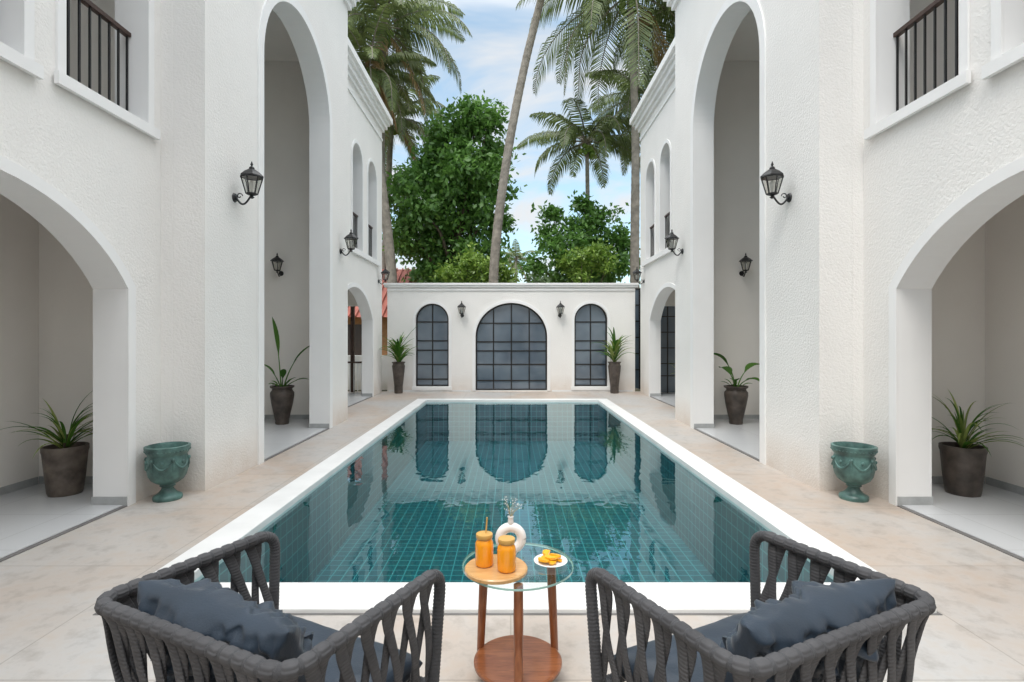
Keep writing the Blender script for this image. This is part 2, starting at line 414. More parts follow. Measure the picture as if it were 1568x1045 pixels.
    def rail(X,u0,u1,zb):
        m.box(CX+s*(X-.014),CX+s*(X+.014),u0,u1,zb+.05,zb+.075)
        nb=max(2,int((u1-u0)/.115))
        for i in range(nb+1):
            u=u0+.02+(u1-u0-.04)*i/nb
            m.box(CX+s*(X-.008),CX+s*(X+.008),u-.008,u+.008,zb,zb+.88)
        m.box(CX+s*(X-.028),CX+s*(X+.028),u0,u1,zb+.88,zb+.92,1)
    m=MB()
    rail(3.84,D(4.05)+.004,D(4.97)-.004,3.722); rail(3.84,D(2.78)+.004,D(3.70)-.004,3.682)
    rail(3.87,D(11.68)+.004,D(12.46)-.004,3.732); rail(3.87,D(12.95)+.004,D(13.77)-.004,3.732)
    m.obj('balcony_railings',[M_BLACK,M_HAND],W,recalc=True)
    m=MB(); y=D(14.12)+.12
    if s<0:
        m.box(CX+s*4.15,CX+s*5.09,y-.02,y+.02,.86,.91,1)
        for i in range(9): 
            x=4.18+i*.11; m.box(CX+s*(x-.009),CX+s*(x+.009),y-.009,y+.009,.01,.86)
        m.box(CX+s*4.60,CX+s*4.70,y+.3,y+.4,0,2.6,1)
        m.obj('end_railing',[M_CAP,M_HAND],W,recalc=True)
    else:
        for x in (4.16,4.48,4.80,5.08): m.box(CX+x-.018,CX+x+.018,y-.02,y+.02,.01,2.49)
        for z in (.5,.85,1.3,1.75,2.2): m.box(CX+4.15,CX+5.09,y-.016,y+.016,z-.015,z+.015)
        m.box(CX+4.15,CX+5.09,y-.004,y+.004,.02,2.48,1)
        m.obj('end_glazing',[M_BLACK,M_PANE],W,recalc=True)
    return W
wing(-1); wing(1)
# unseen facade added behind the camera to block low sky and warm the bounce
R=empty('unseen_rear_facade'); m=MB()
h=[semi_arch(x,.9,-.05,2.1,.7) for x in (-2.4,0,2.4)]
m.prism([[(-5.4,-.2),(-5.4,6.5),(5.4,6.5),(5.4,-.2)]]+h,lambda u,v,t:(u,-4.32-t,v),0,.3,0,1,0,2)
m.box(-5.4,5.4,-7.6,-7.4,-.2,6.5,1); m.box(-5.4,5.4,-7.4,-4.62,3.2,3.4,1)
m.obj('unseen_facade_wall',[M_STUC,M_INT,M_SMOOTH],R,recalc=True)

# ------------------------------------------------------------------ end wall with arched gates
B=empty('boundary_wall'); YW=D(14.65)
mp=lambda u,v,t:(u,YW+t,v)
ca=semi_arch(.02,1.06,.03,1.62,1.0,40); la=semi_arch(-2.32,.49,.15,2.12,.48,30); ra=semi_arch(2.37,.49,.15,2.12,.48,30)
m=MB(); m.prism([[(-3.64,-.2),(-3.64,3.08),(3.67,3.08),(3.67,-.2)],ca,la,ra],mp,0,.25,0,0,0,1); m.obj('wall_body',[M_STUC,M_SMOOTH],B,recalc=True)
m=MB()
for a in (ca,): m.prism(ring(a,.09),mp,-.02,-.001)
for a in (la,ra): m.prism(ring(a,.08),mp,-.02,-.001); m.box(a[0][0]-.1,a[-1][0]+.1,YW-.035,YW-.001,.05,.149)
m.box(-3.72,3.75,YW-.06,YW+.31,3.082,3.14)
m.box(-3.74,3.77,YW-.09,YW+.34,3.141,3.20)
m.box(-3.64,3.67,YW-.03,YW-.001,2.98,3.02)
m.obj('wall_cap_and_trims',[M_SMOOTH],B,recalc=True,bevel=.005)
m=MB(); m.box(-3.6,-1.18,YW-.012,YW-.001,0,.05); m.box(1.22,3.6,YW-.012,YW-.001,0,.05); m.obj('wall_skirting',[M_CAP],B,recalc=True)
def gate(name,a,cx,hs,spring,rise,z0,cols,zs):
    m=MB(); y=.12
    m.prism([offset(a,-.01)],mp,y,y+.012,1,1,1,1)
    inner=offset(a,-.045,True)
    m.prism([a,inner],mp,y-.025,y+.035,0,0,0,0)
    def topz(x): 
        d=min(1,abs(x-cx)/hs); return spring+rise*math.sqrt(1-d*d)
    def halfw(z): return hs if z<spring else hs*math.sqrt(max(0,1-((z-spring)/rise)**2))
    for i in range(1,cols):
        x=cx-hs+2*hs*i/cols; m.box(x-.018,x+.018,YW+y-.022,YW+y+.03,z0+.02,topz(x)-.02)
    for z in zs:
        h=halfw(z)-.02; m.box(cx-h,cx+h,YW+y-.018,YW+y+.027,z-.017,z+.017)
    m.obj(name,[M_BLACK,M_PANE],B,recalc=True)
gate('central_gate',ca,.02,1.06,1.62,1.0,.03,4,(2.02,1.47,1.2,.80,.32))
gate('left_window',la,-2.32,.49,2.12,.48,.15,2,(2.06,1.5,1.22,.80,.36))
gate('right_window',ra,2.37,.49,2.12,.48,.15,2,(2.06,1.5,1.22,.80,.36))
m=MB()
for x in (4.0,4.5,5.0,5.5): m.box(x-.03,x+.03,16.6,16.66,0,3.1)
for z in (.6,1.1,1.6,2.1,2.6,3.1): m.box(3.8,6,16.6,16.66,z-.02,z+.02)
m.box(3.8,6,16.62,16.64,.02,3.08,1)
m.obj('garden_screen',[M_BLACK,M_PANE],None,recalc=True)
m=MB(); m.box(-6,-3.72,16.3,16.5,0,1.05); m.obj('low_garden_wall',[M_STUC],None)

# ------------------------------------------------------------------ pool / ground / patio
PX0,PX1,PY0,PY1=-2.12,2.20,D(3.19),D(12.5)
hole=[(PX0,PY0),(PX1,PY0),(PX1,PY1),(PX0,PY1)]
def sheet(name,outer,hole,z,mt):
    pts=outer+hole; tri=tessellate_polygon([[Vector((*p,0)) for p in outer],[Vector((*p,0)) for p in hole]])
    m=MB(); m.add([(p[0],p[1],z) for p in pts],[tuple(t) for t in tri]); return m.obj(name,[mt],None,recalc=True)
g=sheet('ground',[(-400,-300),(400,-300),(400,900),(-400,900)],[(p[0]+(-.2 if p[0]<0 else .2),p[1]+(-.1 if p[1]<5 else .1)) for p in hole],-.03,M_GROUND)
sheet('patio',[(-5.3,-4.2),(5.3,-4.2),(5.3,15.9),(-5.3,15.9)],[(p[0]+(-.1 if p[0]<0 else .1),p[1]+(-.1 if p[1]<5 else .1)) for p in hole],0,M_PATIO)
P=empty('swimming_pool')
m=MB(); co=[(PX0-.27,D(2.875)),(PX1+.27,D(2.875)),(PX1+.27,PY1+.27),(PX0-.27,PY1+.27)]
m.prism([co,hole],lambda u,v,t:(u,v,t),-.06,.028); m.obj('coping',[M_CAP],P,recalc=True,bevel=.006)
m=MB(); o2=offset(co[::-1],.018,True)
m.prism([o2,co[::-1]],lambda u,v,t:(u,v,t),-.02,.003); m.obj('coping_joint',[M_SLOT],P,recalc=True)
zb=-1.0
m=MB()
m.add([(PX0,PY0,zb),(PX1,PY0,zb),(PX1,PY1,zb),(PX0,PY1,zb),(PX0,PY0,-.055),(PX1,PY0,-.055),(PX1,PY1,-.055),(PX0,PY1,-.055)],
 [(0,1,2,3),(0,4,5,1),(3,2,6,7),(0,3,7,4),(1,5,6,2)],[0,2,2,1,1])
m.obj('tiled_basin',[T_XY,T_YZ,T_XZ],P)
m=MB(); m.add([(PX0,PY0,-.03),(PX1,PY0,-.03),(PX1,PY1,-.03),(PX0,PY1,-.03)],[(0,1,2,3)]); m.obj('water',[M_WATER],P)

# ------------------------------------------------------------------ lanterns
def lantern(loc,rz,sc=1.0,bracket=True):
    e=empty('wall_lantern',loc,rz); e.scale=(sc,)*3
    m=MB(); px=.20
    m.tube([(0,0,0),(.018,0,0)],[.055,.045],16); m.tube([(.018,0,0),(.03,0,0)],[.03,.02],12)
    pts=[]
    for i in range(15):
        t=i/14; pts.append((.02+(px-.02)*t, 0, -.075*math.sin(math.pi*min(1,t*1.15))*1.0+ (0 if t<.87 else (t-.87)*.25)))
    m.tube(pts,.011,8)
    cur=[(.06+.035*math.cos(a)*(1-a/9),0,.02+.035*math.sin(a)*(1-a/9)) for a in [i*.4 for i in range(16)]]
    m.tube(cur,.006,6)
    m.lathe([(.012,.0),(.03,.015),(.012,.03),(.055,.045),(.06,.055)],(px,0,-.01),16)
    z0,z1=.045,.235; w0,w1=.062,.115; n=6
    c=lambda w,z,k:(px+w*math.cos(k*2*math.pi/n+.52),w*math.sin(k*2*math.pi/n+.52),z)
    for k in range(n):
        m.tube([c(w0,z0,k),c(w1,z1,k)],.007,5)
        m.tube([c(w0,z0,k),c(w0,z0,k+1)],.007,5); m.tube([c(w1,z1,k),c(w1,z1,k+1)],.009,5)
    m.lathe([(.138,0),(.135,.012),(.09,.055),(.045,.085),(.03,.095),(.034,.105),(.02,.12),(.008,.13),(.018,.145),(.012,.16),(.002,.185)],(px,0,z1),6)
    m.obj('lantern_frame',[M_BLACK],e,recalc=True)
    m=MB()
    for k in range(n):
        m.add([c(w0*.97,z0,k),c(w0*.97,z0,k+1),c(w1*.97,z1,k+1),c(w1*.97,z1,k)],[(0,1,2,3)])
    m.obj('lantern_glass',[M_LGLASS],e)
    m=MB(); m.lathe([(.012,0),(.014,.04),(.028,.08),(.03,.11),(.018,.14),(.002,.15)],(px,0,.05),12); m.obj('bulb',[M_CERAM],e,smooth=True)
for s,rz in ((-1,0),(1,math.pi)):
    lantern((CX+s*3.199,D(5.72),3.21),rz); lantern((CX+s*3.199,D(9.28),3.21),rz); lantern((CX+s*3.749,D(14.0),3.18),rz)
    lantern((CX+s*4.50,D(9.70),2.85),-math.pi/2,.9)
for x in (-1.43,1.45): lantern((x,YW-.001,2.25),-math.pi/2,1.0)

# ------------------------------------------------------------------ plants
def blade(m,base,az,el,Ln,w,droop,mi=0,n=8,petiole=0,fold=.25):
    p=Vector(base); hd=Vector((math.cos(az),math.sin(az),0)); side=Vector((-math.sin(az),math.cos(az),0))
    st=Ln/n; rows=[]
    for i in range(n+1):
        t=i/n; pit=el-droop*t**1.5
        d=hd*math.cos(pit)+Vector((0,0,math.sin(pit)))
        up=-hd*math.sin(pit)+Vector((0,0,math.cos(pit)))
        if t<petiole: ww=w*.07
        else:
            q=(t-petiole)/(1-petiole); ww=w*max(.03,(math.sin(math.pi*min(1,q*.94+.06))**.7)) if petiole else w*max(.02,(1-q**2.2))*(.7+.3*min(1,q*4))
        rows.append([p-side*ww/2+up*ww*fold,p.copy(),p+side*ww/2+up*ww*fold]); p=p+d*st
    v=[x for r in rows for x in r]; f=[]
    for i in range(n):
        for k in range(2):
            a=i*3+k; f.append((a,a+1,a+4,a+3))
    m.add(v,f,mi)
def potted(kind,loc,seed,flip=0):
    random.seed(seed)
    e=empty('potted_plant',loc,0); m=MB(); q=1
    if kind=='near':
        pr=[(.155,0),(.165,.03),(.185,.2),(.205,.42),(.215,.45),(.215,.49),(.19,.49),(.185,.44),(.02,.43)]; H=.44; q=.9
    elif kind=='mid':
        pr=[(.12,0),(.13,.03),(.125,.06),(.16,.2),(.2,.38),(.225,.52),(.225,.58),(.19,.62),(.19,.65),(.225,.67),(.23,.70),(.2,.70),(.19,.64),(.02,.63)]; H=.64; q=.92
    else:
        pr=[(.12,0),(.125,.03),(.13,.2),(.155,.45),(.18,.65),(.195,.78),(.17,.83),(.175,.86),(.2,.88),(.2,.9),(.17,.9),(.165,.84),(.02,.83)]; H=.84; q=.95
    pr=[(r*q,z) for r,z in pr]
    m.lathe(pr,(0,0,0),36,wob=.03); m.obj('pot',[M_POT if seed%2 else M_POT2],e,smooth=True,angle=40)
    m=MB(); m.lathe([(pr[-3][0]*.98,H-.02),(.1,H+.005),(.01,H+.01)],(0,0,0),20,wob=.1); m.obj('soil',[M_SOIL],e)
    m=MB()
    if kind=='near':
        for i in range(44):
            az=random.uniform(0,6.283); el=random.uniform(.5,1.5)
            blade(m,(.03*math.cos(az),.03*math.sin(az),H+random.uniform(0,.14)),az,el,random.uniform(.32,.62),random.uniform(.022,.036),random.uniform(.7,1.9),1 if random.random()<.45 else 0,9)
        m.tube([(0,0,H),(.0,.01,H+.16)],[.022,.016],8,2)
    elif kind=='mid':
        if flip:
            L_=[(.2,1.25,.80,.26,1.7),(1.9,1.3,.62,.22,1.6),(3.3,1.45,1.05,.2,1.9),(5.5,1.0,.5,.2,1.8),(4.2,1.1,.4,.18,1.6)]
        else:
            L_=[(2.9,1.5,1.35,.13,.2),(3.2,1.25,.6,.13,.9),(.1,1.3,1.05,.12,.9),(.3,.75,.5,.12,1.1),(5.2,1.2,.5,.11,.8)]
        for az,el,Ln,w,dr in L_:
            blade(m,(.02*math.cos(az),.02*math.sin(az),H),az,el,Ln,w,dr,0,14,petiole=.5,fold=.15)
            pts=[];p=Vector((.02*math.cos(az),.02*math.sin(az),H))
            for i in range(9):
                t=i/14; pts.append(p.copy()); pit=el-dr*t**1.5; p=p+Vector((math.cos(az)*math.cos(pit),math.sin(az)*math.cos(pit),math.sin(pit)))*Ln/14
            m.tube(pts,[.014-.001*i for i in range(9)],6,0)
        for i in range(7):
            az=random.uniform(0,6.28); blade(m,(.05*math.cos(az),.05*math.sin(az),H),az,random.uniform(.6,1.3),random.uniform(.2,.34),.05,1.2,0,7,petiole=.3)
    else:
        for i in range(50):
            az=random.uniform(0,6.283); h=random.uniform(0,.5)
            blade(m,(.03*math.cos(az),.03*math.sin(az),H+h),az,random.uniform(.5,1.5),random.uniform(.42,.85),random.uniform(.05,.09),random.uniform(.5,1.7),1 if random.random()<(.5 if flip else .2) else 0,9)
        if flip==0: blade(m,(0,0,H+.4),.1,1.0,1.0,.06,.3,0,9)
        m.tube([(0,0,H),(.02,.0,H+.55)],[.025,.015],8,2)
    m.obj('leaves',[M_PLANT,M_PLANTY,M_BARK],e,smooth=True)
potted('near',(-4.53,D(5.05),.012),1); potted('near',(4.60,D(5.05),.012),4)
potted('mid',(-4.2,D(9.12),.012),2); potted('mid',(4.14,D(9.12),.012),8,1)
potted('far',(-3.22,D(14.25),.0),10); potted('far',(2.98,D(14.25),.0),12,1)
potted('near',(4.5,D(12.9),.012),13)

def urn(loc,rz):
    e=empty('garden_urn',loc,rz); e.scale=(.93,.93,1); m=MB()
    pr=[(.135,0),(.14,.02),(.135,.04),(.105,.055),(.085,.07),(.06,.10),(.055,.12),(.075,.135),(.07,.15),(.105,.165),(.15,.195),(.178,.24),(.192,.30),(.196,.36),(.192,.41),(.182,.435),(.186,.45),(.20,.465),(.208,.49),(.214,.51),(.214,.53),(.19,.535),(.175,.5),(.17,.40),(.02,.36)]
    m.lathe(pr,(0,0,0),48)
    for k in range(6):
        a0=k*math.pi/3; pts=[]
        for i in range(13):
            t=i/12; a=a0+t*math.pi/3; z=.405-.085*math.sin(math.pi*t); r=.194 
            pts.append((r*math.cos(a),r*math.sin(a),z))
        m.tube(pts,[.005+.009*math.sin(math.pi*i/12) for i in range(13)],8)
        m.sphere((.198*math.cos(a0),.198*math.sin(a0),.405),.02); m.tube([(.199*math.cos(a0),.199*math.sin(a0),.39),(.196*math.cos(a0),.196*math.sin(a0),.30)],[.012,.004],6)
        m.sphere((.193*math.cos(a0+math.pi/6),.193*math.sin(a0+math.pi/6),.385),.018)
    for k in range(36):
        a=k*math.pi/18; m.sphere((.207*math.cos(a),.207*math.sin(a),.49),.009,seg=8,rings=5)
    m.obj('urn_body',[M_URN],e,smooth=True,angle=50)
urn((-3.40,D(4.92),0),.3); urn((3.40,D(4.92),0),.9)

# ------------------------------------------------------------------ chairs
def round_path(pts,r,n=8,closed=False):
    P=[Vector(p) for p in pts]; out=[P[0]]
    for i in range(1,len(P)-1):
        a,b_,c=P[i-1],P[i],P[i+1]
        r1=min(r,(a-b_).length*.5,(c-b_).length*.5)
        s0=b_+(a-b_).normalized()*r1; s1=b_+(c-b_).normalized()*r1
        for k in range(n+1):
            t=k/n; out.append(s0*(1-t)**2+b_*2*t*(1-t)+s1*t*t)
    out.append(P[-1]); return out
def resample(P,step):
    d=[0]
    for i in range(1,len(P)): d.append(d[-1]+(P[i]-P[i-1]).length)
    n=max(2,int(d[-1]/step)); out=[];j=0
    for k in range(n+1):
        s=d[-1]*k/n
        while j<len(d)-2 and d[j+1]<s: j+=1
        t=(s-d[j])/max(1e-9,d[j+1]-d[j]); out.append(P[j].lerp(P[j+1],min(1,max(0,t))))
    return out
def rope(m,pts,r,pitch=.0135,mi=0):
    P=resample(pts,pitch/4); m.tube(P,[r+.0024*(abs(math.sin(math.pi*i/4))-.5) for i in range(len(P))],12,mi)
def pillow(m,c,ax,ay,az,Lx,Ly,T,seed,mi=0,wr=.012,p=5,n=44):
    c=Vector(c);ax=Vector(ax).normalized();ay=Vector(ay).normalized();az=Vector(az).normalized()
    for sg in (1,-1):
        v=[];f=[]
        for i in range(n+1):
            for j in range(n+1):
                a=math.sin((2*i/n-1)*math.pi/2); b_=math.sin((2*j/n-1)*math.pi/2)
                h=(max(0,1-abs(a)**p)*max(0,1-abs(b_)**p))**.42
                w=noise.noise(Vector((a*2.2+seed,b_*5,seed)))*wr+noise.noise(Vector((a*9+seed,b_*3,seed*2)))*wr*.55
                w+= -abs(noise.noise(Vector((a*5+b_*2+seed,b_*1.5,3))))*wr*.8
                w+= -abs(noise.noise(Vector((a*14+seed*3,b_*2.2,9))))*wr*.35
                x=a*Lx/2*(1-.05*(1-abs(b_)**2) if abs(a)>.8 else 1); y=b_*Ly/2*(1-.04*(1-a*a))
                v.append(c+ax*x+ay*y+az*(sg*(h*T/2+w*h)))
        for i in range(n):
            for j in range(n):
                a=i*(n+1)+j; q=(a,a+1,a+n+2,a+n+1); f.append(q if sg<0 else q[::-1])
        m.add(v,f,mi)
def armchair(loc,rz,seed):
    e=empty('armchair',loc,rz); hw,hd=.43,.35; zt=.745; zs=.33
    m=MB()
    top=round_path([(-hw+.03,hd-.05,.0),(-hw,hd,zt+.005),(-hw,-hd,zt+.005),(hw,-hd,zt+.005),(hw,hd,zt+.005),(hw-.03,hd-.05,.0)],.085,9)
    rope(m,top,.021)
    i_=.05
    low=round_path([(-hw+i_,hd-.02,zs),(-hw+i_,-hd+i_+.02,zs),(hw-i_,-hd+i_+.02,zs),(hw-i_,hd-.02,zs)],.07,8)
    rope(m,low,.017); rope(m,[Vector((-hw+i_,hd-.03,zs)),Vector((hw-i_,hd-.03,zs))],.019)
    for sx in (-1,1): rope(m,[Vector((sx*(hw-.08),-hd+.09,zs)),Vector((sx*(hw-.05),-hd+.03,0))],.019)
    m.obj('rope_frame',[M_ROPE],e,smooth=True,angle=60)
    tp=[p for p in resample(round_path([(-hw,hd-.06,zt+.005),(-hw,-hd,zt+.005),(hw,-hd,zt+.005),(hw,hd-.06,zt+.005)],.085,9),.005)]
    lp=[p for p in resample(low,.005)]
    def at(P,f): 
        x=max(0,min(1,f))*(len(P)-1); i=min(int(x),len(P)-2); return P[i].lerp(P[i+1],x-i)
    ns=21; m=MB(); rnd=random.Random(seed)
    def strap(f0,f1,off):
        a=at(tp,f0); b_=at(lp,f1)
        tg=(at(tp,f0+.01)-at(tp,f0-.01)); tg.z=0; tg.normalize(); nr=Vector((tg.y,-tg.x,0))
        cc=(a+b_)/2
        if nr.dot(Vector((cc.x,cc.y,0)))<0: nr=-nr
        n=14; v=[];f=[]; W=.0225; T=.0068; S=10
        for i in range(n+1):
            t=i/n; ww=W*(.80+.20*abs(2*t-1)**1.0)
            p=a.lerp(b_,t)+nr*(off*math.sin(math.pi*t)*.7+.012*math.sin(math.pi*t)+.018*(abs(2*t-1)**6))
            d=(b_-a).normalized(); sd=d.cross(nr).normalized()
            for k in range(S):
                an=2*math.pi*k/S; v.append(p+sd*ww*math.cos(an)+nr*T*math.sin(an))
        for i in range(n):
            for k in range(S):
                q=i*S+k;r_=i*S+(k+1)%S; f.append((q,r_,r_+S,q+S))
        m.add(v,f)
        for c,rr,W2 in ((a,.0232,W*.9),(b_,.0195,W*.9)):
            v=[];f=[]
            for i in range(13):
                an=2*math.pi*i/12
                for w_,dr in ((-W2,-.003),(-W2*.6,.0015),(W2*.6,.0015),(W2,-.003)):
                    v.append(c+tg*w_+(nr*math.cos(an)+Vector((0,0,1))*math.sin(an))*(rr+dr))
            for i in range(12):
                for k in range(3):
                    q=i*4+k; f.append((q,q+1,q+5,q+4))
            m.add(v,f)
    for i in range(ns):
        f=(i+.5)/ns; dx=.034
        j=rnd.uniform(-.002,.002)
        strap(f-.012+j,f+dx+j,.014); strap(f+.012+j,f-dx+j,-.010)
    m.obj('woven_straps',[M_STRAP],e,smooth=True,recalc=True)
    m=MB(); pillow(m,(0,.01,zs+.075),(1,0,0),(0,1,0),(0,0,1),.74,.62,.13,seed,0,.006,8); m.obj('seat_cushion',[M_CUSH],e,smooth=True)
    m=MB(); tilt=math.radians(24)
    pillow(m,(.01,-hd+.15,zs+.32),(1,.0,.0),(0,-math.sin(tilt),math.cos(tilt)),(0,math.cos(tilt),math.sin(tilt)),.68,.34,.20,seed+5,0,.055,3.6,72)
    m.obj('back_cushion',[M_CUSH],e,smooth=True)
armchair((-.795,1.84,0),math.radians(-26),3)
armchair((.83,1.85,0),math.radians(25.5),11)

# ------------------------------------------------------------------ side table
tx,ty=.033,2.474
T=empty('side_table',(tx,ty,0))
m=MB(); m.lathe([(.2555,.557),(.0005,.557)],(0,0,0),72,cap=False); m.lathe([(.250,.546),(.256,.548),(.256,.555),(.2556,.557)],(0,0,0),72,1,cap=False); m.obj('glass_top',[M_TGLASS,M_TEDGE],T)
m=MB(); m.lathe([(.195,.095),(.203,.10),(.203,.112),(.196,.117)],(0,0,0),64); m.obj('lower_shelf',[M_WOOD],T,smooth=True,angle=30)
m=MB()
for a in (math.radians(150),math.radians(30),math.radians(270)):
    ca_,sa=math.cos(a),math.sin(a)
    m.tube([(.185*ca_,.185*sa,.544),(.19*ca_,.19*sa,.40),(.205*ca_,.205*sa,.11),(.215*ca_,.215*sa,0)],[.021,.022,.018,.014],14)
m.obj('legs',[M_WOOD],T,smooth=True,angle=40)
m=MB(); m.lathe([(.133,.0),(.14,.004),(.14,.016),(.135,.021)],(0,0,0),64); o=m.obj('serving_tray',[M_WOODL],None,smooth=True,angle=30); o.location=(-.065,2.385,.559)
def jar(x,y,straw):
    e=empty('juice_jar',(x,y,.5805)); m=MB()
    m.lathe([(.034,0),(.039,.004),(.041,.012),(.041,.092),(.039,.104),(.034,.114),(.032,.118)],(0,0,0),32); m.obj('juice',[M_ORANGE],e,smooth=True,angle=50)
    m=MB(); m.lathe([(.0325,.1181),(.0325,.122),(.036,.122),(.0375,.124),(.0375,.138),(.036,.141),(.02,.142)],(0,0,0),32)
    m.obj('lid',[M_LID],e,smooth=True,angle=40)
    if straw:
        m=MB(); m.tube([(.005,0,.12),(.012,.01,.21)],.0035,8); m.obj('straw',[M_LID],e)
jar(-.118,2.40,1); jar(-.018,2.345,0)
e=empty('ring_vase',(.0,2.575,.5575)); m=MB()
pts=[(.052*math.cos(a),0,.078+.052*math.sin(a)) for a in [2*math.pi*i/40 for i in range(41)]]
m.tube(pts,.023,16,cap=False); m.lathe([(.028,0),(.03,.006),(.022,.014)],(0,0,0),24); m.lathe([(.018,.14),(.013,.16),(.012,.175),(.016,.182)],(0,0,0),20)
m.obj('vase_ring',[M_CERAM],e,smooth=True)
m=MB(); random.seed(5)
for i in range(13):
    a=random.uniform(0,6.28); r=random.uniform(.01,.05); h=random.uniform(.04,.09)
    p=Vector((r*math.cos(a),r*math.sin(a),.18+h)); m.tube([(0,0,.17),(p.x*.4,p.y*.4,.18+h*.5),tuple(p)],.0008,4)
    for k in range(3):
        q=p+Vector([random.uniform(-.012,.012) for _ in range(3)]); m.sphere(q,.0022,1,6,4)
m.obj('dried_flowers',[M_STEM,M_CERAM],e)
e=empty('fruit_plate',(.184,2.47,.5575)); m=MB(); m.lathe([(.04,0),(.045,.003),(.068,.010),(.078,.015),(.077,.017),(.066,.013),(.04,.007),(.002,.006)],(0,0,0),40); m.obj('plate',[M_CERAM],e,smooth=True)
m=MB(); random.seed(9)
for i in range(11):
    a=random.uniform(0,6.28); r=random.uniform(.0,.045); c=Vector((r*math.cos(a),r*math.sin(a),.012+i*.0018))
    yaw=random.uniform(0,6.28); tl=random.uniform(-.3,.3); Mx=Matrix.Translation(c)@Matrix.Rotation(yaw,4,'Z')@Matrix.Rotation(tl,4,'X')
    n=12; R_=.03; v=[];f=[]
    for z in (0,.009):
        v.append(Mx@Vector((0,0,z)))
        for k in range(n+1): v.append(Mx@Vector((R_*math.cos(math.pi*k/n),R_*math.sin(math.pi*k/n),z)))
    q=n+2
    for k in range(n): f+= [(0,k+2,k+1),(q,q+k+1,q+k+2),(k+1,k+2,q+k+2,q+k+1)]
    f+=[(0,1,q+1,q),(n+1,0,q,q+n+1)]; m.add(v,f)
m.obj('orange_slices',[M_FRUIT],e,recalc=True)

# ------------------------------------------------------------------ trees
def leaves(clumps,density,size,seed,sub=.26,flat=.0):
    rs=np.random.RandomState(seed); V=[];
    for (x,y,z,r) in clumps:
        nsub=max(6,int(24*r*r)); 
        d=rs.normal(size=(nsub,3)); d/=np.linalg.norm(d,axis=1)[:,None]
        rad=r*(.45+.6*rs.rand(nsub))
        c=np.array([x,y,z])+d*rad[:,None]*np.array([1,1,.9])
        nl=int(density)
        for k in range(nsub):
            s_=sub*(.6+.8*rs.rand())
            p=c[k]+rs.normal(size=(nl,3))*s_*np.array([1,1,.65])
            V.append(p)
    Pn=np.concatenate(V); n=len(Pn)
    a=rs.normal(size=(n,3)); a[:,2]-=.4; a/=np.linalg.norm(a,axis=1)[:,None]
    b_=rs.normal(size=(n,3)); b_[:,2]*=.5; b_-=a*np.sum(a*b_,1)[:,None]; b_/=np.linalg.norm(b_,axis=1)[:,None]
    L_=size*(.6+.8*rs.rand(n))[:,None]; w=L_*.26
    v=np.stack([Pn,Pn+a*L_*.45+b_*w,Pn+a*L_,Pn+a*L_*.45-b_*w],1).reshape(-1,3)
    f=np.arange(4*n).reshape(-1,4)
    return v,f
def foliage_obj(name,v,f,mt,parent):
    me=bpy.data.meshes.new(name); me.from_pydata(v.tolist(),[],f.tolist()); me.materials.append(mt); me.update()
    o=bpy.data.objects.new(name,me); col.objects.link(o); o.parent=parent; return o
def tree(name,base,clumps,dens,size,seed,mt,tr=.18,sub=.26):
    e=empty(name,base); cl=[(x-base[0],y-base[1],z-base[2],r) for x,y,z,r in clumps]
    v,f=leaves(cl,dens,size,seed,sub); foliage_obj('crown',v,f,mt,e)
    m=MB(); rnd=random.Random(seed); zt=max(c[2] for c in cl)*.45
    m.tube([(0,0,-.2),(.1,0,zt*.5),(.0,.1,zt)],[tr*1.3,tr,tr*.75],10)
    for x,y,z,r in cl:
        s0=Vector((0,.1,min(z*.6,zt))); e1=Vector((x,y,z)); md=(s0+e1)/2+Vector((rnd.uniform(-.3,.3),rnd.uniform(-.3,.3),rnd.uniform(.1,.4)))
        m.tube([s0,s0.lerp(md,.6),md,e1],[tr*.5,tr*.4,tr*.3,tr*.08],6)
    m.obj('trunk_and_limbs',[M_BARK],e,smooth=True)
    return e
rr=random.Random(3)
Y=21.6
cl=[(-1.24,10.3,.75),(-2.2,10.2,.6),(-2.45,9.3,1.0),(-1.0,9.1,.85),(-3.2,8.2,1.05),(-1.63,7.9,1.3),(-3.7,7.0,1.1),(-2.4,6.6,1.5),(-.84,6.5,.8),(-4.0,5.8,1.0),(-3.1,5.0,1.25),(-1.37,4.9,1.1),(-.58,7.9,.6),(-4.2,7.8,.5),(-2.3,3.9,1.2),(-.9,9.9,.4),(-1.7,10.9,.35)]
tree('mango_tree',(-2.3,Y,0),[(x,Y+rr.uniform(-.9,.9),z,r) for x,z,r in cl],85,.22,1,M_LEAFD,.22,.24)
Y=21
cl=[(1.5,5.7,.5),(2.64,6.1,.65),(3.66,6.25,.55),(4.17,5.4,.7),(2.0,4.85,.8),(3.15,5.14,.8),(4.3,4.5,.75),(2.5,4.2,.8),(.95,4.5,.45),(3.5,4.2,.7),(1.6,6.5,.25),(2.9,6.9,.25)]
tree('jackfruit_tree',(2.6,Y,0),[(x,Y+rr.uniform(-.6,.6),z,r) for x,z,r in cl],75,.20,2,M_LEAFD,.15,.22)
cl=[(2.1,4.3,.4),(2.6,4.6,.5),(3.1,4.7,.45),(2.7,4.0,.5),(3.5,4.3,.4)]
tree('garden_shrub',(2.7,19.3,0),[(x,19.3+rr.uniform(-.3,.3),z,r) for x,z,r in cl],70,.15,6,M_LEAFL,.06,.16)
cl=[(-2.2,3.8,.4),(-1.8,4.0,.45),(-1.5,4.25,.45),(-1.0,4.0,.4),(-.55,3.8,.35),(-.2,3.7,.3)]
tree('garden_shrub',(-1.2,18.8,0),[(x,18.8+rr.uniform(-.3,.3),z,r) for x,z,r in cl],70,.15,7,M_LEAFL,.06,.16)
e=empty('distant_trees'); cl=[]
